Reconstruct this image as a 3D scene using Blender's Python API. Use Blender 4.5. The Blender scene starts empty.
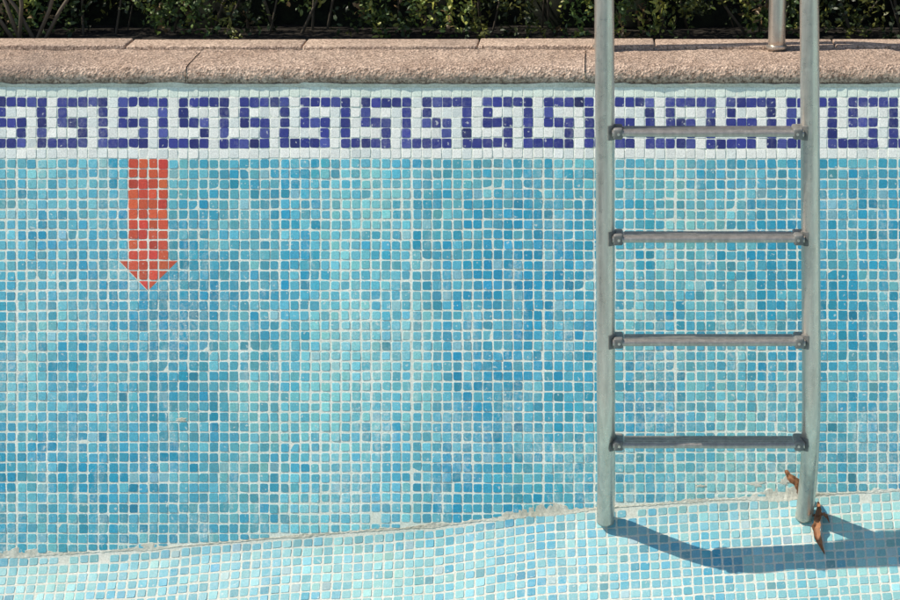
import bpy, math, random
from mathutils import Vector, noise, Matrix
random.seed(7)
R=random.random
T=math.radians(16); ST,CT=math.sin(T),math.cos(T)
S=0.0025; D=5.5; CX=600; PITCH=0.02533
V0=(300-86)*S
UP=Vector((0,ST,CT)); NW=Vector((0,-CT,ST)); FW=Vector((0,CT,-ST))
CAM=Vector(((CX-450)*S,-V0*ST,-V0*CT))+NW*D
def X(px): return (px-450)*S
def ray(px,py): return FW*D+Vector(((px-CX)*S,0,0))+UP*((300-py)*S)
def on_y(px,py,Y):
    r=ray(px,py); k=(Y-CAM.y)/r.y; return CAM+r*k
def on_z(px,py,Z):
    r=ray(px,py); k=(Z-CAM.z)/r.z; return CAM+r*k
def nz(x,y,z=0.0): return noise.noise(Vector((x,y,z)))
def fb(x,y,z=0.0,o=4): return noise.fractal(Vector((x,y,z)),0.9,2.0,o)
def cl(x,a=0,b=1): return max(a,min(b,x))

# ---------- materials ----------
def mat(name):
    m=bpy.data.materials.new(name); m.use_nodes=True
    nt=m.node_tree; b=nt.nodes['Principled BSDF']; return m,nt,b
def N(nt,t,**k):
    n=nt.nodes.new(t)
    for a,v in k.items(): setattr(n,a,v)
    return n
def ramp(nt,src,p0,p1,c0=(0,0,0,1),c1=(1,1,1,1)):
    r=N(nt,'ShaderNodeValToRGB'); e=r.color_ramp.elements
    e[0].position=p0; e[0].color=c0; e[1].position=p1; e[1].color=c1
    nt.links.new(src,r.inputs[0]); return r.outputs[0]
def noi(nt,scale,detail=6,rough=.6,scl=None,off=None):
    tc=N(nt,'ShaderNodeTexCoord'); n=N(nt,'ShaderNodeTexNoise')
    n.inputs['Scale'].default_value=scale; n.inputs['Detail'].default_value=detail; n.inputs['Roughness'].default_value=rough
    mp=N(nt,'ShaderNodeMapping')
    if scl: mp.inputs['Scale'].default_value=scl
    if off: mp.inputs['Location'].default_value=off
    nt.links.new(tc.outputs['Object'],mp.inputs[0]); nt.links.new(mp.outputs[0],n.inputs[0]); return n.outputs[0]
def mix(nt,f,a,b,mode='MIX'):
    m=N(nt,'ShaderNodeMix',data_type='RGBA',blend_type=mode)
    for s,i in((f,0),(a,6),(b,7)):
        if hasattr(s,'links'): nt.links.new(s,m.inputs[i])
        else: m.inputs[i].default_value=s
    return m.outputs[2]
def mul(nt,a,b,op='MULTIPLY'):
    m=N(nt,'ShaderNodeMath',operation=op)
    for s,i in((a,0),(b,1)):
        if hasattr(s,'links'): nt.links.new(s,m.inputs[i])
        else: m.inputs[i].default_value=s
    return m.outputs[0]
def bump(nt,b,h,st,dist):
    n=N(nt,'ShaderNodeBump'); n.inputs['Strength'].default_value=st; n.inputs['Distance'].default_value=dist
    nt.links.new(h,n.inputs['Height']); nt.links.new(n.outputs[0],b.inputs['Normal'])

def tile_material(name,lime=.5,limecol=(.78,.83,.76,1),mot=(.78,1.16)):
    m,nt,b=mat(name)
    at=N(nt,'ShaderNodeAttribute',attribute_name='col')
    big=ramp(nt,noi(nt,2.6,8,.70),.50,.68)
    st=ramp(nt,noi(nt,1,7,.68,(20,20,2.0)),.53,.69)
    tc=N(nt,'ShaderNodeTexCoord'); sx=N(nt,'ShaderNodeSeparateXYZ'); nt.links.new(tc.outputs['Object'],sx.inputs[0])
    low=N(nt,'ShaderNodeMapRange'); low.inputs[1].default_value=-.25; low.inputs[2].default_value=-1.0; low.inputs[3].default_value=.5; low.inputs[4].default_value=1.1
    nt.links.new(sx.outputs[2],low.inputs[0])
    fine=ramp(nt,noi(nt,120,5,.75),.40,.60)
    f=mul(nt,mul(nt,big,st,'MAXIMUM'),fine)
    f=mul(nt,mul(nt,f,low.outputs[0]),lime)
    c=mix(nt,f,at.outputs['Color'],limecol)
    g=ramp(nt,noi(nt,300,3,.7),.3,.7,(mot[0],)*3+(1,),(mot[1],)*3+(1,))
    c=mix(nt,1.0,c,g,'MULTIPLY')
    sp=ramp(nt,noi(nt,95,3,.5,None,(3,7,1)),.66,.71)
    c=mix(nt,mul(nt,sp,.55),c,limecol)
    nt.links.new(c,b.inputs['Base Color'])
    r=ramp(nt,noi(nt,40,4,.6),.3,.7,(.22,.22,.22,1),(.52,.52,.52,1))
    nt.links.new(r,b.inputs['Roughness'])
    bump(nt,b,noi(nt,230,3,.6),.35,.0009)
    return m
M_tile=tile_material('pool_tile_glaze',.72)
M_ftile=tile_material('floor_tile_glaze',.40,(.66,.70,.66,1),(.85,1.1))
M_key=tile_material('border_tile_glaze',.38,(.78,.78,.74,1))
M_red=tile_material('red_tile_glaze',.25,(.80,.50,.40,1))

def grout_material(name,base,dark,al=.45):
    m,nt,b=mat(name)
    c=ramp(nt,noi(nt,7,8,.7),.33,.62,dark,base)
    f=ramp(nt,noi(nt,200,4,.7),.35,.7,(.74,.74,.72,1),(1.06,1.06,1.06,1))
    c=mix(nt,1.0,c,f,'MULTIPLY')
    a=ramp(nt,noi(nt,1,6,.7,(9,9,2),(5,1,0)),.54,.78)
    c=mix(nt,mul(nt,a,al),c,(.56,.56,.40,1))
    nt.links.new(c,b.inputs['Base Color']); b.inputs['Roughness'].default_value=.95
    bump(nt,b,noi(nt,300,5,.7),.6,.0015)
    return m
M_grout=grout_material('tile_grout',(.95,.95,.85,1),(.76,.82,.72,1),.42)
M_fgrout=grout_material('floor_tile_grout',(.76,.76,.68,1),(.62,.66,.58,1),.25)
M_mortar=grout_material('cracked_mortar',(.80,.79,.69,1),(.50,.48,.38,1))

def stone_material(name,c0,c1,bs=1.0,sc=170):
    m,nt,b=mat(name)
    c=ramp(nt,noi(nt,5,8,.65),.35,.68,c0,c1)
    v=N(nt,'ShaderNodeTexVoronoi'); v.inputs['Scale'].default_value=sc
    tc=N(nt,'ShaderNodeTexCoord'); nt.links.new(tc.outputs['Object'],v.inputs[0])
    sp=ramp(nt,v.outputs['Color'],.1,.9,(.50,.47,.45,1),(1.45,1.42,1.38,1))
    c=mix(nt,.9,c,sp,'MULTIPLY')
    pit=ramp(nt,noi(nt,110,5,.75),.36,.50,(.38,.33,.29,1),(1,1,1,1))
    c=mix(nt,1.0,c,pit,'MULTIPLY')
    st=ramp(nt,noi(nt,1.7,8,.7,(1,1,3),(2,0,0)),.54,.68)
    c=mix(nt,mul(nt,st,.5),c,(.20,.155,.13,1))
    nt.links.new(c,b.inputs['Base Color']); b.inputs['Roughness'].default_value=.93
    h=mul(nt,noi(nt,150,5,.8),v.outputs['Distance'],'ADD')
    bump(nt,b,h,bs,.004)
    return m
M_coping=stone_material('gritty_coping_stone',(.46,.335,.255,1),(.62,.48,.38,1),1.0)
M_paver=stone_material('paver_stone',(.48,.36,.28,1),(.61,.475,.37,1),.6,240)

# ---------- mesh helper ----------
def mesh(name,vs,fs,m,cols=None,smooth=False,parent=None):
    me=bpy.data.meshes.new(name); me.from_pydata(vs,[],fs); me.update()
    if cols:
        a=me.color_attributes.new('col','FLOAT_COLOR','POINT')
        flat=[]
        for c in cols: flat+= [c[0],c[1],c[2],1]
        a.data.foreach_set('color',flat)
    if smooth: me.polygons.foreach_set('use_smooth',[True]*len(fs))
    me.materials.append(m)
    o=bpy.data.objects.new(name,me); bpy.context.scene.collection.objects.link(o)
    if parent: o.parent=parent
    return o
def empty(name):
    o=bpy.data.objects.new(name,None); bpy.context.scene.collection.objects.link(o); return o

# ---------- surfaces ----------
BP=[(-1100,592),(-500,576),(0,556),(100,552),(150,549),(300,536),(440,526),(540,513),(620,507),(700,501),(800,496),(900,490),(1400,467),(2000,446)]
def bound(x):
    p=x/S+450
    for (a,ya),(b,yb) in zip(BP,BP[1:]):
        if a<=p<=b:
            return ((ya+(yb-ya)*(p-a)/(b-a))-86)*S
    return ((BP[0][1] if p<0 else BP[-1][1])-86)*S
def wallP(u,v,h=0): return Vector((u,-v*ST,-v*CT))+NW*h
PR=[(0,0)]
for i in range(700):
    w=i*.01
    if w<.05: ph=62-22*w/.05
    elif w<.5: ph=40-12*(w-.05)/.45
    elif w<1.5: ph=28*(1-(w-.5)/1.0)
    else: ph=0
    ph=math.radians(ph); PR.append((PR[-1][0]+math.cos(ph)*.01,PR[-1][1]+math.sin(ph)*.01))
def prof(w):
    w=max(w,0); i=min(int(w/.01),698); f=w/.01-i
    a,b=PR[i],PR[i+1]; return a[0]+(b[0]-a[0])*f,a[1]+(b[1]-a[1])*f
def floorP(u,w,h=0):
    v=bound(u); a,b=prof(w); a2,b2=prof(w+.01)
    n=Vector((0,-(b2-b),(a2-a))).normalized()
    return Vector((u,-v*ST-a,-v*CT-b))+n*h+Vector((0,0,.005*nz(u*2.3,w*3)*min(1,w*10)))
def floor_w(p):
    y0=-bound(p.x)*ST
    lo,hi=0,6
    for _ in range(30):
        mid=(lo+hi)/2
        if prof(mid)[0]<y0-p.y: lo=mid
        else: hi=mid
    return lo
def floor_hit(px,py):
    r=ray(px,py).normalized()
    for i in range(4000):
        p=CAM+r*(4+i*.001)
        if p.y<-bound(p.x)*ST:
            lo=floor_w(p)
            if p.z<=floorP(p.x,lo).z: return p,lo
        elif p.y>=-(p.z/-CT)*ST: return p,0
    return p,0

# ---------- tiles ----------
class TB:
    def __init__(s): s.v=[];s.f=[];s.c=[]
    def poly(s,surf,pts,col,inset=.0010,h=.0009):
        cx=sum(p[0] for p in pts)/len(pts); cy=sum(p[1] for p in pts)/len(pts)
        b=len(s.v); n=len(pts)
        tx=random.gauss(0,.026); ty=random.gauss(0,.026); hh=h+random.gauss(0,.00015)
        for p in pts:
            s.v.append(surf(p[0],p[1],-.0008)); s.c.append(col)
        for k,hf in((.3,.55),(1.0,1.0)):
            for p in pts:
                dx,dy=p[0]-cx,p[1]-cy; l=math.hypot(dx,dy)+1e-9; q=max(0.2,1-inset*k/l)
                X_,Y_=cx+dx*q,cy+dy*q
                s.v.append(surf(X_,Y_,hh*hf+tx*(X_-cx)+ty*(Y_-cy))); s.c.append(col)
        for r in(0,1):
            for i in range(n):
                j=(i+1)%n
                s.f.append((b+r*n+i,b+r*n+n+i,b+r*n+n+j,b+r*n+j))
        s.f.append(tuple(b+2*n+n-1-i for i in range(n)))
    def rect(s,surf,x0,x1,y0,y1,col,rot=0):
        k_=lambda: min(.0034,(x1-x0)*.3,(y1-y0)*.3)*(.35+1.0*R())
        a,b,c,d=k_(),k_(),k_(),k_()
        e=.3
        pts=[(x0+a,y0),(x1-b,y0),(x1-e*b,y0+e*b),(x1,y0+b),(x1,y1-c),(x1-e*c,y1-e*c),(x1-c,y1),(x0+d,y1),(x0+e*d,y1-e*d),(x0,y1-d),(x0,y0+a),(x0+e*a,y0+e*a)]
        cx,cy=(x0+x1)/2,(y0+y1)/2; ca,sa=math.cos(rot),math.sin(rot)
        pts=[(cx+(p[0]-cx)*ca-(p[1]-cy)*sa,cy+(p[0]-cx)*sa+(p[1]-cy)*ca) for p in pts]
        s.poly(surf,pts,col)
def clip(poly,a,b,keep=1):
    out=[];n=len(poly)
    def sd(p): return keep*((b[0]-a[0])*(p[1]-a[1])-(b[1]-a[1])*(p[0]-a[0]))
    for i in range(n):
        p,q=poly[i],poly[(i+1)%n]; dp,dq=sd(p),sd(q)
        if dp>=0: out.append(p)
        if dp*dq<0:
            t=dp/(dp-dq); out.append((p[0]+(q[0]-p[0])*t,p[1]+(q[1]-p[1])*t))
    return out
def area(p):
    return abs(sum(p[i][0]*p[(i+1)%len(p)][1]-p[(i+1)%len(p)][0]*p[i][1] for i in range(len(p))))/2 if len(p)>2 else 0

def worn(u,v):
    a=fb(u*2.2,v*1.3,21,4)+.65*fb(u*9,v*1.6,33,3)+.35*fb(u*14,v*12,3,3)
    return cl(a*.9+.05+.26*cl(v-.3))
def blue(u,v,floor=False):
    n=fb(u*1.6,v*1.6,3.1,5); n2=fb(u*5,v*3,9.7,4); n3=fb(u*13,v*13,4.4,3)
    t=.72+.42*n+.24*n2+.18*n3+random.gauss(0,.17)
    t+= -.10*cl(v-.35) if not floor else -.42
    wv=worn(u,v); t-=.42*wv
    t=cl(t)
    A=(.225,.58,.60); B=(.034,.335,.49)
    c=[A[i]*(1-t)+B[i]*t for i in range(3)]
    g=nz(u*3+5,v*3,1.7)*.6+random.gauss(0,.30)
    c[0]*=1+.12*g; c[1]*=1+.05*g; c[2]*=1-.08*g
    k=1+random.gauss(0,.08)
    if R()<.04: k*=.80
    if R()<.02: c=[x*.6+y*.4 for x,y in zip(c,(.5,.68,.66))]
    if floor: c=[c[0]*1.25,c[1]*.94,c[2]*.93]
    return tuple(cl(x*k,.01,.95) for x in c)
KEY=["#.####","#.#...","#.###.","#...#.","#####."]
tb_blue,tb_key,tb_red,tb_floor=TB(),TB(),TB(),TB()
G=.0038
u_ref=X(128); 
tri=[(X(119.5),(261-86)*S),(X(177.5),(261-86)*S),(X(148),(290.5-86)*S)]
ncol0=int((-2.6-u_ref)/PITCH); ncol1=int((3.3-u_ref)/PITCH)
for i in range(ncol0,ncol1):
    sheet=(i-2)//13
    rs=random.Random(sheet*71+5); 
    sdx=rs.gauss(0,.0005); sheet_t=rs.gauss(0,.05)
    seamL=.0009 if (i-2)%13==0 else 0; seamR=.0009 if (i-2)%13==12 else 0
    for j in range(0,48):
        u0=u_ref+i*PITCH
        if j<7: v0=.002+j*.0257
        else: v0=.1815+(j-7)*PITCH; 
        hj=.0257 if j<7 else PITCH
        wx=.0020*nz(u0*3,v0*5,2)+.0011*nz(u0*13,v0*17,7)+sdx; wv=.0022*nz(u0*4,v0*4,8)+.0012*nz(u0*15,v0*15,5)
        jit=.0005; wr=worn(u0,v0) if j>=7 else 0
        e=lambda:(random.gauss(0,jit)+wr*.0015*R()-(.0002 if wr<.15 else 0))
        a=u0+G/2+wx+e(); b=u0+PITCH-G/2+wx-e()
        c=v0+G/2+wv+e(); d=v0+hj-G/2+wv-e()
        if j>=7: a+=seamL; b-=seamR
        bd=bound(u0+PITCH/2)-.003-.005*max(0,fb(u0*7,1,2,3))
        if c>bd-.006: continue
        if d>bd: d=bd
        if bd-d<.02 and R()<.03: continue
        rot=random.gauss(0,.018)
        if j<7:
            col=None
            if 1<=j<=5:
                k=(i-27)%6
                if KEY[j-1][k]=='#':
                    q=R(); m=1+random.gauss(0,.18)
                    col=(.036*m,.043*m,.22*m) if q<.85 else (.07*m,.085*m,.30*m)
            if col is None:
                m=1+random.gauss(0,.03); g=R()
                col=(.88*m,.87*m,.80*m) if g<.75 else (.78*m,.81*m,.76*m)
                if j==0: col=(.76*m,.83*m,.72*m)
                col=tuple(min(.93,x) for x in col)
            tb_key.rect(wallP,a-.0007,b+.0007,c-.0007,d+.0007,col,rot)
            continue
        isred = 0<=i<=3 and j<=16
        rc=lambda: (lambda m:(.68*m,.100*m*(1+random.gauss(0,.18)),.044*m))(1+random.gauss(0,.11))
        if isred:
            tb_red.rect(wallP,a-.0006,b+.0006,c-.0006,d+.0006,rc(),rot); continue
        if j>=17 and -2<=i<=5:
            rect=[(a,c),(b,c),(b,d),(a,d)]
            ins=rect
            for e_ in range(3): ins=clip(ins,tri[e_],tri[(e_+1)%3],1)
            ar=area(ins)
            if ar>1.2e-5:
                if ar>.97*area(rect): tb_red.rect(wallP,a-.0005,b+.0005,c-.0005,d+.0005,rc(),rot)
                else:
                    tb_red.poly(wallP,ins,rc(),.0007)
                    for e_ in(1,2):
                        A_,B_=tri[e_],tri[(e_+1)%3]
                        nx,ny=-(B_[1]-A_[1]),(B_[0]-A_[0]); l=math.hypot(nx,ny); o=.0016
                        A2=(A_[0]-nx/l*o,A_[1]-ny/l*o); B2=(B_[0]-nx/l*o,B_[1]-ny/l*o)
                        out=clip(rect,A2,B2,-1)
                        if area(out)>2.5e-5: tb_blue.poly(wallP,out,blue(u0,v0),.0008)
                continue
        cc=blue(u0,v0); cc=tuple(x*(1+sheet_t) for x in cc)
        tb_blue.rect(wallP,a,b,c,d,cc,rot)
for i in range(ncol0,ncol1):
    for j in range(0,52):
        u0=u_ref+i*PITCH+.006; w0=.004+j*PITCH
        wx=.004*nz(u0*2,w0*3,12)+w0*.03+.0012*nz(u0*13,w0*17,7); wv=.005*nz(u0*2.5,w0*3,18)+.0012*nz(u0*15,w0*15,5)
        GF=.0040
        e=lambda:random.gauss(0,.0005)
        a=u0+GF/2+wx+e(); b=u0+PITCH-GF/2+wx+e()
        c=w0+GF/2+wv+e(); d=w0+PITCH-GF/2+wv+e()
        if j==0:
            if R()<.03: continue
            c+=.005*R()
        tb_floor.rect(floorP,a,b,c,d,blue(u0,w0+1.3,True),random.gauss(0,.018))

pool_wall=empty('pool_wall')
mesh('blue_mosaic_tiles',tb_blue.v,tb_blue.f,M_tile,tb_blue.c,parent=pool_wall)
mesh('greek_key_border',tb_key.v,tb_key.f,M_key,tb_key.c)
mesh('red_arrow',tb_red.v,tb_red.f,M_red,tb_red.c)
pool_floor=empty('pool_floor')
mesh('floor_mosaic_tiles',tb_floor.v,tb_floor.f,M_ftile,tb_floor.c,parent=pool_floor)
def grid(name,us,vs,fn,m,parent=None,smooth=True):
    V=[];F=[]
    for u in us:
        for v in vs: V.append(fn(u,v))
    n=len(vs)
    for i in range(len(us)-1):
        for j in range(n-1):
            F.append((i*n+j,(i+1)*n+j,(i+1)*n+j+1,i*n+j+1))
    return mesh(name,V,F,m,smooth=smooth,parent=parent)
def fr(a,b,n): return [a+(b-a)*i/(n-1) for i in range(n)]
grid('grout_bed',fr(-4.2,4.9,300),fr(-.004,1.4,60),lambda u,v:wallP(u,v,.0003*nz(u*60,v*60)),M_grout,pool_wall)
grid('floor_grout_bed',fr(-4.2,4.9,260),fr(0,1.32,133),lambda u,w:floorP(u,w,0),M_fgrout,pool_floor)
mf,nt,b=mat('far_mosaic_floor')
tc=N(nt,'ShaderNodeTexCoord'); br=N(nt,'ShaderNodeTexBrick',offset=0.0)
br.inputs['Scale'].default_value=1; br.inputs['Brick Width'].default_value=PITCH; br.inputs['Row Height'].default_value=PITCH
br.inputs['Mortar Size'].default_value=.0018; br.inputs['Color1'].default_value=(.34,.50,.50,1); br.inputs['Color2'].default_value=(.28,.44,.46,1); br.inputs['Mortar'].default_value=(.70,.70,.64,1)
nt.links.new(tc.outputs['Object'],br.inputs[0]); nt.links.new(br.outputs[0],b.inputs['Base Color']); b.inputs['Roughness'].default_value=.5
grid('far_floor',fr(-4.2,4.9,60),fr(1.32,6.5,60),lambda u,w:floorP(u,w,0),mf,pool_floor)
V=[];F=[];us=fr(-3.5,4.2,2600)
for u in us:
    b_=bound(u); p=u/S+450
    loc=sum(a*math.exp(-((p-c)/s)**2) for c,s,a in((20,24,.016),(150,14,.008),(545,26,.024),(512,12,.010),(780,26,.028),(430,14,.008),(880,12,.008),(690,14,.008)))
    r1=.002+loc*(1+.5*nz(u*40,6))+.011*max(0,fb(u*7,2.2,1,4))+.003*nz(u*90,3)
    r2=.002+loc*.5+.009*max(0,fb(u*7,8.2,4,4))+.003*nz(u*80,9)
    r1=max(r1,.0012); r2=max(r2,.0012)
    q=.0009+.0006*nz(u*50,1)
    pts=[wallP(u,b_-r1,-.0006),wallP(u,b_-r1*.8,q),wallP(u,b_-r1*.3,q*1.2),floorP(u,r2*.15,q*1.4),floorP(u,r2*.7,q),floorP(u,r2,-.0006)]
    for k,p_ in enumerate(pts):
        if 0<k<5: p_=p_+Vector((0,-.0008,.0008))*nz(u*130,k*3.3)
        V.append(p_)
for i in range(len(us)-1):
    for k in range(5): F.append((i*6+k,(i+1)*6+k,(i+1)*6+k+1,i*6+k+1))
mesh('cracked_mortar_fillet',V,F,M_mortar,parent=pool_wall)
def smear(px,py,rx,ry,seed):
    u0,v0=X(px),(py-86)*S; V=[];F=[]; n=64
    V.append(wallP(u0,v0,.0014))
    for q,hh in((.5,.0014),(.85,.0012),(1.0,.0002)):
        for k in range(n):
            a=2*math.pi*k/n; r=(1+.8*fb(math.cos(a)*1.7+seed,math.sin(a)*1.7,seed,5))*q
            V.append(wallP(u0+math.cos(a)*rx*S*r,min(v0+math.sin(a)*ry*S*r,bound(u0)-.002),hh))
    for k in range(n):
        k2=(k+1)%n; F.append((0,1+k2,1+k))
        for r in(0,1): F.append((1+r*n+k,1+r*n+k2,1+(r+1)*n+k2,1+(r+1)*n+k))
    mesh('cement_smear',V,F,M_mortar,smooth=True,parent=pool_wall)
for a in((756,484,8,2.5,1),(785,482,7,4,2),(182,420,7,2,4),(700,486,5,1.6,8)): smear(*a)

# ---------- coping ----------
TH=.050; OV=.006; CW=.235
def cprofile():
    P=[(CW,0.003),(.03,0.003),(.014,.003)]
    r=.020
    for k in range(9):
        a=-math.pi/2-math.pi/2*k/8
        P.append((-OV+r+r*math.cos(a),.003+r+r*math.sin(a)))
    for k in range(1,10):
        a=math.pi-math.pi/2*k/9
        P.append((-OV+.027+.027*math.cos(a),TH-.027+.027*math.sin(a)))
    n=26
    for k in range(1,n+1): P.append((-OV+.027+(CW+OV-.027)*k/n,TH+.004*k/n))
    P.append((CW,0.003)); return P
coping=empty('pool_coping')
CP=cprofile()
jx=[X(187-398*3+398*k) for k in range(9)]
for k in range(8):
    a,b_=jx[k]+.0016,jx[k+1]-.0016
    if b_<-4.3 or a>4.9: continue
    nx=max(8,int((b_-a)/.005)); V=[];F=[]
    dz=random.gauss(0,.0010); dy=random.gauss(0,.0010)
    for i in range(nx+1):
        u=a+(b_-a)*i/nx; e=min(i,nx-i)
        for (y,z) in CP:
            d=Vector((0,y-CW/2 if y<.02 else 0,z-.026))
            if d.length>0:d.normalize()
            g=.0018*fb(u*70,y*70+k,z*70,3)+.003*fb(u*9,y*9,z*9+k,3)
            chip=.010*max(0,fb(u*11,y*30,z*20+k*3,3)-.6)
            sh=.0015*(1 if e==0 else .3 if e==1 else 0)
            V.append(Vector((u,y+dy,z+dz))+d*(g-sh-chip))
    n=len(CP)
    for i in range(nx):
        for j in range(n-1): F.append((i*n+j,i*n+j+1,(i+1)*n+j+1,(i+1)*n+j))
    F.append(tuple(range(n-1))); F.append(tuple(nx*n+n-2-q for q in range(n-1)))
    mesh('coping_stone',V,F,M_coping,smooth=True,parent=coping)
def box(name,x0,x1,y0,y1,z0,z1,m,parent=None,bev=0,seg=2):
    V=[(x,y,z) for x in(x0,x1) for y in(y0,y1) for z in(z0,z1)]
    F=[(0,1,3,2),(4,6,7,5),(0,4,5,1),(2,3,7,6),(0,2,6,4),(1,5,7,3)]
    o=mesh(name,V,F,m,parent=parent)
    if bev:
        q=o.modifiers.new('b','BEVEL'); q.width=bev; q.segments=seg
        o.data.polygons.foreach_set('use_smooth',[True]*6)
    return o
box('coping_joint_mortar',-4.2,4.9,.004,CW+.004,-.03,.043,M_mortar,coping,.01)
V=[];F=[];us=fr(-3,3.6,1600)
for u in us:
    p=u/S+450
    l=.002+.007*max(0,fb(u*14,5,5,3))
    top=.006+.002*nz(u*40,2)+.010*max(0,fb(u*5,3,8,3))*(1 if p<700 else .4)
    for y,z in((.012,top+.001),(-.0045-.35*max(0,.02-abs(top-.02))*.1,top),(-.0022,-l*.5),(.0005,-l)):
        V.append(Vector((u,y+.0008*nz(u*90,z*300),z+.001*nz(u*70,y*200,4))))
for i in range(len(us)-1):
    for k in range(3): F.append((i*4+k,i*4+k+1,(i+1)*4+k+1,(i+1)*4+k))
mesh('nose_mortar',V,F,M_mortar,parent=coping)

deck=empty('deck_paving')
PZ=.062; PY0=CW+.006; PYb=on_z(450,38.5,PZ).y
pj=[on_z(p,44,PZ).x for p in(127,303,478,655,835)]
st=pj[1]-pj[0]; edges=[pj[0]-st*k for k in range(12,0,-1)]+pj+[pj[-1]+st*k for k in range(1,12)]
for a,b_ in zip(edges,edges[1:]):
    if b_<-4.3 or a>4.9: continue
    h=random.gauss(0,.001)
    box('paver',a+.002,b_-.002,PY0+.001*R(),PYb+.003*R(),0.01,PZ+h,M_paver,deck,.004,3)
box('paver_bed',-4.2,4.9,PY0+.004,PYb-.004,-.03,PZ-.009,M_mortar,deck)

# ---------- ground ----------
mg,nt,b=mat('dark_soil')
c=ramp(nt,noi(nt,14,8,.75),.35,.7,(.018,.014,.010,1),(.07,.055,.035,1)); nt.links.new(c,b.inputs['Base Color']); b.inputs['Roughness'].default_value=1
bump(nt,b,noi(nt,50,6,.8),1,.03)
ms,nt,b=mat('paving_ground')
c=ramp(nt,noi(nt,3,8,.7),.35,.7,(.34,.30,.25,1),(.45,.40,.34,1)); nt.links.new(c,b.inputs['Base Color']); b.inputs['Roughness'].default_value=.95
g=empty('ground')
def sheet(n,x0,x1,y0,y1,z,m,par): return mesh(n,[(x0,y0,z),(x1,y0,z),(x1,y1,z),(x0,y1,z)],[(0,1,2,3)],m,parent=par)
sheet('soil_bed',-40,40,PYb,60,.035,mg,g)
sheet('side_deck_a',-40,-4.2,-60,PYb,.045,ms,g)
sheet('side_deck_b',4.9,40,-60,PYb,.045,ms,g)
sheet('front_deck',-4.2,4.9,-60,-7.2,.045,ms,g)
def quad(n,p,m,par): return mesh(n,p,[(0,1,2,3)],m,parent=par)
quad('side_wall_a',[(-4.2,.0,.045),(-4.2,-7.2,.045),(-4.2,-7.2,-2.6),(-4.2,0,-2.6)],mf,pool_wall)
quad('side_wall_b',[(4.9,.0,.045),(4.9,-7.2,.045),(4.9,-7.2,-2.6),(4.9,0,-2.6)],mf,pool_wall)
quad('opposite_wall',[(-4.2,-7.2,.045),(4.9,-7.2,.045),(4.9,-7.2,-2.6),(-4.2,-7.2,-2.6)],mf,pool_wall)

# ---------- hedge ----------
ml,nt,b=mat('hedge_leaves')
at=N(nt,'ShaderNodeAttribute',attribute_name='col'); nt.links.new(at.outputs['Color'],b.inputs['Base Color'])
b.inputs['Roughness'].default_value=.5
mc,nt2,b2=mat('hedge_twigs'); b2.inputs['Base Color'].default_value=(.13,.105,.075,1); b2.inputs['Roughness'].default_value=.9
hedge=empty('hedge')
V=[];F=[];C=[]
def leaf(P,d,nrm,L,W,col):
    s=d.cross(nrm).normalized(); nrm=s.cross(d).normalized(); b0=len(V)
    for t,w,bn in((0,0,0),(.35,.5,.06),(.35,-.5,.06),(.7,.42,.04),(.7,-.42,.04),(1,0,-.06)):
        V.append(P+d*L*t+s*W*w+nrm*L*bn); C.append(col)
    F.extend([(b0,b0+1,b0+2),(b0+1,b0+3,b0+4,b0+2),(b0+3,b0+5,b0+4)])
def rv(): 
    return Vector((random.gauss(0,1),random.gauss(0,1),random.gauss(0,1))).normalized()
HY=PYb+.13
for k in range(7600):
    low=k<5200
    x=(-1.9+4.4*R()) if low else (-3.7+7.8*R()); z=.02+R()*.34 if low else .03+R()*.95
    dens=fb(x*3.5,z*5,5,3)
    if R()> .55+dens*1.1: continue
    y=HY+.09*fb(x*2.2,z*3,1,3)+abs(random.gauss(0,.09))
    base=Vector((x,y,z)); ax=(Vector((0,-.3,.9))+rv()*.7).normalized(); L=.04+.07*R()
    tone=R()+.40*nz(x*4,z*5,44); bright=.35+1.2*max(0,fb(x*4,z*3,9,3)+.25)
    if tone<.5: cc=(.040,.070,.016)
    elif tone<.76: cc=(.095,.135,.026)
    else: cc=(.23,.24,.045)
    if R()<.04: cc=(.14,.09,.04)
    nl=int(7+8*R())
    for q in range(nl):
        P=base+ax*L*(q/nl); d=(ax*.6+rv()).normalized(); n=(rv()+Vector((0,-.5,.7))).normalized()
        if abs(d.dot(n))>.95: continue
        m=bright*(.7+.6*R()); leaf(P,d,n,.012+.012*R(),.0055+.005*R(),tuple(x_*m*1.5 for x_ in cc))
mesh('hedge_foliage',V,F,ml,C,parent=hedge)
def tube(path,rad,seg=16,cap=True):
    V=[];F=[]; n=len(path); pr=None
    for i,p in enumerate(path):
        t=(path[min(i+1,n-1)]-path[max(i-1,0)]).normalized()
        if pr is None:
            ref=Vector((1,0,0)) if abs(t.x)<.8 else Vector((0,0,1)); a=t.cross(ref).normalized()
        else: a=(pr-t*pr.dot(t)).normalized()
        pr=a; b=t.cross(a); r=rad[i] if isinstance(rad,list) else rad
        for k in range(seg):
            q=2*math.pi*k/seg; V.append(p+a*r*math.cos(q)+b*r*math.sin(q))
    for i in range(n-1):
        for k in range(seg):
            k2=(k+1)%seg; F.append((i*seg+k,i*seg+k2,(i+1)*seg+k2,(i+1)*seg+k))
    if cap:
        F.append(tuple(range(seg-1,-1,-1))); F.append(tuple((n-1)*seg+k for k in range(seg)))
    return V,F
TV=[];TF=[]
for k in range(150):
    x=-3.5+7.4*R(); y=HY+.07+.2*R(); r0=.002+.004*R(); lean=.3
    if k<6: x=-1.25+.14*R(); y=HY-.03; r0=.006; lean=.5
    p=Vector((x,y,.03)); d=Vector((random.gauss(0,lean),random.gauss(-.02,.15),1)).normalized()
    path=[p]; 
    for q in range(7): d=(d+rv()*.18).normalized(); path.append(path[-1]+d*.11)
    v,f=tube(path,[r0*(1-.1*q) for q in range(8)],6); o=len(TV); TV+=v; TF+=[tuple(a+o for a in ff) for ff in f]
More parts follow.
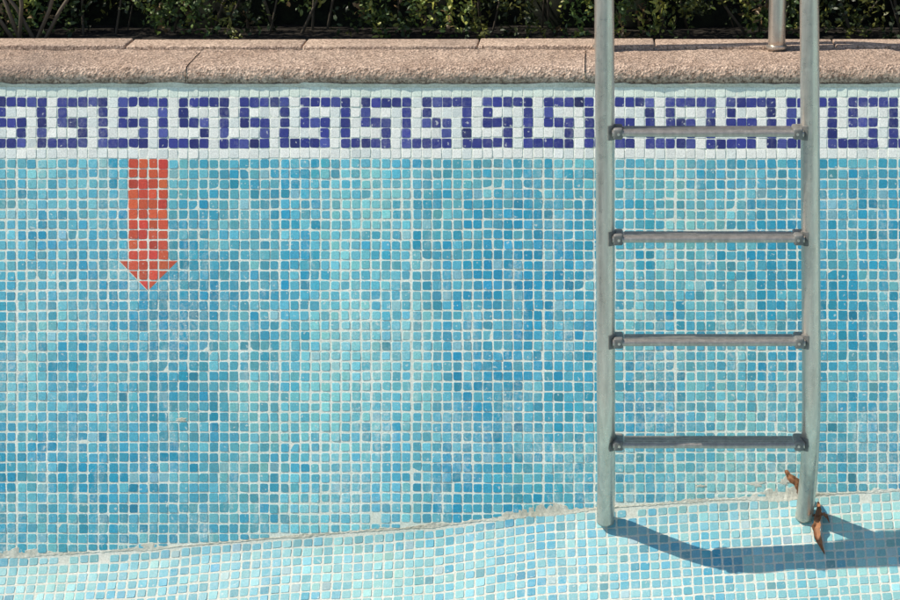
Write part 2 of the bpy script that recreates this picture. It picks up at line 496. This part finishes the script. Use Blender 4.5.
mesh('hedge_stems',TV,TF,mc,smooth=True,parent=hedge)
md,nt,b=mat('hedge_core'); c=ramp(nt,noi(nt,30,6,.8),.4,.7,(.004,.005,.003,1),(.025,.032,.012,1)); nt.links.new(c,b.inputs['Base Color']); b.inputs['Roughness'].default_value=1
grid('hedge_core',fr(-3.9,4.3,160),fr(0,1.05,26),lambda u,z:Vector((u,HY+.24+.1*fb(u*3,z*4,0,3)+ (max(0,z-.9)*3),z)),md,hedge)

# ---------- ladder ----------
def metal(name,c0,c1,met,ra,rb):
    mm,nt,b=mat(name)
    c=ramp(nt,noi(nt,1,8,.7,(70,70,5)),.3,.72,c0,c1)
    sp=ramp(nt,noi(nt,60,6,.8),.54,.68); c=mix(nt,mul(nt,sp,.4),c,(.80,.75,.66,1))
    dk=ramp(nt,noi(nt,1,6,.7,(30,30,9),(3,3,3)),.60,.76); c=mix(nt,mul(nt,dk,.4),c,(.24,.21,.17,1))
    nt.links.new(c,b.inputs['Base Color']); b.inputs['Metallic'].default_value=met
    r=ramp(nt,noi(nt,50,6,.7),.3,.7,(ra,ra,ra,1),(rb,rb,rb,1)); nt.links.new(r,b.inputs['Roughness'])
    bump(nt,b,noi(nt,120,5,.7),.22,.001)
    return mm
mm=metal('weathered_stainless_steel',(.50,.45,.39,1),(.72,.66,.58,1),.80,.22,.42)
mr=metal('worn_tread_metal',(.32,.29,.25,1),(.52,.47,.41,1),.65,.28,.48)
mk,nt,b=mat('grey_plastic_bracket')
c=ramp(nt,noi(nt,60,5,.6),.3,.7,(.11,.11,.10,1),(.24,.23,.21,1)); nt.links.new(c,b.inputs['Base Color']); b.inputs['Roughness'].default_value=.5
ladder=empty('pool_ladder')
RY=-.47; RAD=.0222
def smooth_path(pts,n=14):
    out=[]
    P=[pts[0]*2-pts[1]]+pts+[pts[-1]*2-pts[-2]]
    for i in range(1,len(P)-2):
        a,b,c,d=P[i-1:i+3]
        for k in range(n):
            t=k/n
            out.append(.5*((2*b)+(c-a)*t+(2*a-5*b+4*c-d)*t*t+(3*b-a-3*c+d)*t**3))
    out.append(pts[-1]); return out
LEGY=on_z(788,47,PZ).y
paths={}
for key,top,bot,foot in(('left',604.5,606,(605.5,517)),('right',809.5,811.5,(804,515))):
    pt=on_y(top,20,RY); pb=on_y(bot,400,RY)
    fp,w_=floor_hit(*foot)
    fp=Vector((fp.x,min(fp.y,-abs(fp.z)/CT*ST-.024),fp.z))
    sl=(pb.x-pt.x)/(pb.z-pt.z)
    def xat(z,x0=pt.x,z0=pt.z,sl=sl): return x0+(z-z0)*sl
    zf=fp.z
    fr_=lambda k: fp.y+(RY-fp.y)*k
    fx=lambda z,k: fp.x+(xat(z)-fp.x)*k
    pts=[Vector((fp.x,fp.y,zf-.004)),Vector((fx(zf+.05,.4),fr_(.12),zf+.05)),
         Vector((fx(zf+.12,.95),fr_(.38),zf+.12)),Vector((fx(zf+.22,1.0),fr_(.72),zf+.22)),
         Vector((xat(zf+.33),fr_(.94),zf+.33)),Vector((xat(zf+.45),RY,zf+.45)),Vector((xat(-.3),RY,-.3)),Vector((xat(0),RY,0)),Vector((xat(.4),RY,.4)),Vector((xat(.72),RY,.72))]
    cy=(RY+LEGY)/2; ry=(LEGY-RY)/2; xl=xat(.8)
    for q in range(1,12):
        a=math.pi-math.pi*q/12
        pts.append(Vector((xl,cy+ry*math.cos(a),.74+.36*math.sin(a))))
    pts+=[Vector((xl,LEGY,.7)),Vector((xl,LEGY,.4)),Vector((xl,LEGY,PZ-.01))]
    path=smooth_path(pts,12); paths[key]=[p for p in path if p.y<-.2 and p.z<.7]
    v,f=tube(path,RAD,28); mesh('rail_'+key,v,f,mm,smooth=True,parent=ladder)
    v,f=tube([Vector((xl,LEGY,PZ-.002)),Vector((xl,LEGY,PZ+.004)),Vector((xl,LEGY,PZ+.006))],[.027,.027,.024],32); mesh('flange_'+key,v,f,mm,smooth=False,parent=ladder)
    v,f=tube([path[0]+Vector((0,0,-.004)),path[0]+Vector((0,0,.004)),path[0]+Vector((0,-.001,.010))],[RAD*.9,RAD*1.02,RAD*1.01],24); mesh('foot_cap_'+key,v,f,mm,smooth=True,parent=ladder)
def rail_at(key,z):
    P=paths[key]
    for a,b in zip(P,P[1:]):
        if a.z<=z<=b.z: return a+(b-a)*((z-a.z)/(b.z-a.z+1e-9))
    return P[-1]
for n_,py in enumerate((131.5,237,340,442)):
    Y=RY
    for _ in range(5):
        z=on_y(700,py,Y).z; Y=rail_at('left',z).y
    pl=rail_at('left',z); pr_=rail_at('right',z)
    xl=pl.x+RAD; xr=pr_.x-RAD; zz=z
    prof_=[]
    wd,ht=.030,.0090
    for k in range(28):
        a=2*math.pi*k/28; ca,sa=math.cos(a),math.sin(a)
        prof_.append((wd*math.copysign(abs(ca)**.7,ca),ht*math.copysign(abs(sa)**.6,sa)))
    V=[];F=[];nx=40
    for i in range(nx+1):
        x=xl-.006+(xr-xl+.012)*i/nx
        for (y,q) in prof_:
            V.append(Vector((x,Y+y-.002,zz+q+.0006*nz(x*8,n_))))
    m_=28
    for i in range(nx):
        for k in range(m_):
            k2=(k+1)%m_; F.append((i*m_+k,(i+1)*m_+k,(i+1)*m_+k2,i*m_+k2))
    mesh('rung_%d'%(n_+1),V,F,mr,smooth=True,parent=ladder)
    V=[];F=[]
    for ry_ in(-.016,-.008,0,.008,.016):
        b0=len(V)
        for x in(xl+.022,xr-.022):
            for dy,dz in((-.0016,.0070),(-.0010,.0102),(.0010,.0102),(.0016,.0070)): V.append(Vector((x,Y-.002+ry_+dy,zz+dz)))
        for k in range(3): F.append((b0+k,b0+4+k,b0+5+k,b0+k+1))
        F+= [(b0,b0+1,b0+2,b0+3),(b0+7,b0+6,b0+5,b0+4)]
    mesh('tread_ribs_%d'%(n_+1),V,F,mr,parent=ladder)
    for sx,xx in((1,xl),(-1,xr)):
        b0,b1=(xx-.004,xx+.019) if sx>0 else (xx-.019,xx+.004)
        box('bracket_%d'%(n_+1),b0,b1,Y-.033,Y+.030,zz-.0130,zz+.0130,mk,ladder,.005,3)
        cxr=xx-sx*RAD
        V=[];F=[];sg=14
        for rr,zt in((RAD+.003,.0165),(RAD+.003,-.0165),(RAD-.001,.0165),(RAD-.001,-.0165)):
            for k in range(sg+1):
                a=-1.25+2.5*k/sg
                V.append(Vector((cxr+sx*rr*math.cos(a),Y+rr*math.sin(a),zz+zt)))
        m_=sg+1
        for k in range(sg):
            F.append((k,k+1,m_+k+1,m_+k)); F.append((k,2*m_+k,2*m_+k+1,k+1)); F.append((m_+k,m_+k+1,3*m_+k+1,3*m_+k))
        F.append((0,m_,3*m_,2*m_)); F.append((sg,2*m_+sg,3*m_+sg,m_+sg))
        mesh('saddle_%d'%(n_+1),V,F,mk,parent=ladder)
        v,f=tube([Vector((xx+sx*.009,Y-.0325,zz)),Vector((xx+sx*.009,Y-.0355,zz))],.0035,6); mesh('bolt_%d'%(n_+1),v,f,mm,parent=ladder)

# ---------- dry leaves ----------
mdl,nt,b=mat('dry_brown_leaf')
c=ramp(nt,noi(nt,60,6,.7),.3,.7,(.17,.06,.022,1),(.45,.21,.09,1)); nt.links.new(c,b.inputs['Base Color']); b.inputs['Roughness'].default_value=.7
def dry(name,A,B,W,curl,seed,nrm):
    d=(B-A); L=d.length; d.normalize(); s=d.cross(nrm).normalized(); n=s.cross(d).normalized()
    if n.dot(nrm)<0: n=-n
    V=[];F=[];ns,nw=24,8
    for i in range(ns+1):
        t=i/ns; w=W*(math.sin(math.pi*min(1,t*.93+.05))**.8)*(1+.45*nz(t*11,seed))
        for k in range(nw+1):
            q=-1+2*k/nw; ang=q*curl
            V.append(A+d*L*t+s*(w*math.sin(ang)/max(curl,.1)+.006*math.sin(t*6+seed))+n*(w*(1-math.cos(ang))/max(curl,.1)+.010*math.sin(t*math.pi)+.004*nz(t*12,q*2,seed)))
    m=nw+1
    for i in range(ns):
        for k in range(nw): F.append((i*m+k,(i+1)*m+k,(i+1)*m+k+1,i*m+k+1))
    return mesh(name,V,F,mdl,smooth=True)
def wp(px,py,h):
    r=ray(px,py); k=(D-h)/D; return CAM+r*k
dry('dry_leaf',wp(788,469,.03),wp(803,498,.012),.013,.7,1.3,Vector((-.2,-1,.4)))
pa,_=floor_hit(816,506); pb_,_=floor_hit(823,556)
dry('dry_leaf.001',pa+Vector((0,0,.010)),pb_+Vector((0,0,.004)),.012,1.1,4.1,Vector((-.3,-.5,.8)))
pa,_=floor_hit(811,517); pb_,_=floor_hit(830,526)
dry('dry_leaf.002',pa+Vector((0,0,.006)),pb_+Vector((0,0,.010)),.008,1.0,7.1,Vector((.1,-.4,.8)))

# ---------- light ----------
Ld=Vector((.84,.11,-1)).normalized()
w=bpy.data.worlds.new('World'); bpy.context.scene.world=w; w.use_nodes=True
nt=w.node_tree; sk=nt.nodes.new('ShaderNodeTexSky'); sk.sky_type='NISHITA'; sk.sun_disc=False
sk.sun_elevation=math.asin(-Ld.z); sk.sun_rotation=math.atan2(-Ld.x,-Ld.y)
bg=nt.nodes['Background']; nt.links.new(sk.outputs[0],bg.inputs[0]); bg.inputs[1].default_value=.125
l=bpy.data.lights.new('sun','SUN'); l.energy=5.0; l.angle=math.radians(.5); l.color=(1,.93,.82)
lo=bpy.data.objects.new('sun',l); bpy.context.scene.collection.objects.link(lo); lo.rotation_euler=Ld.to_track_quat('-Z','Y').to_euler(); lo.location=(-4,0,6)

# ---------- camera ----------
cd=bpy.data.cameras.new('camera'); cam=bpy.data.objects.new('camera',cd); bpy.context.scene.collection.objects.link(cam)
cam.location=CAM; cam.rotation_euler=(math.radians(90)-T,0,0)
cd.sensor_width=36; cd.lens=36*D/(900*S); cd.shift_x=-(CX-450)/900; cd.clip_end=300
bpy.context.scene.camera=cam
sc=bpy.context.scene
sc.view_settings.view_transform='Standard'; sc.view_settings.look='None'; sc.view_settings.exposure=0
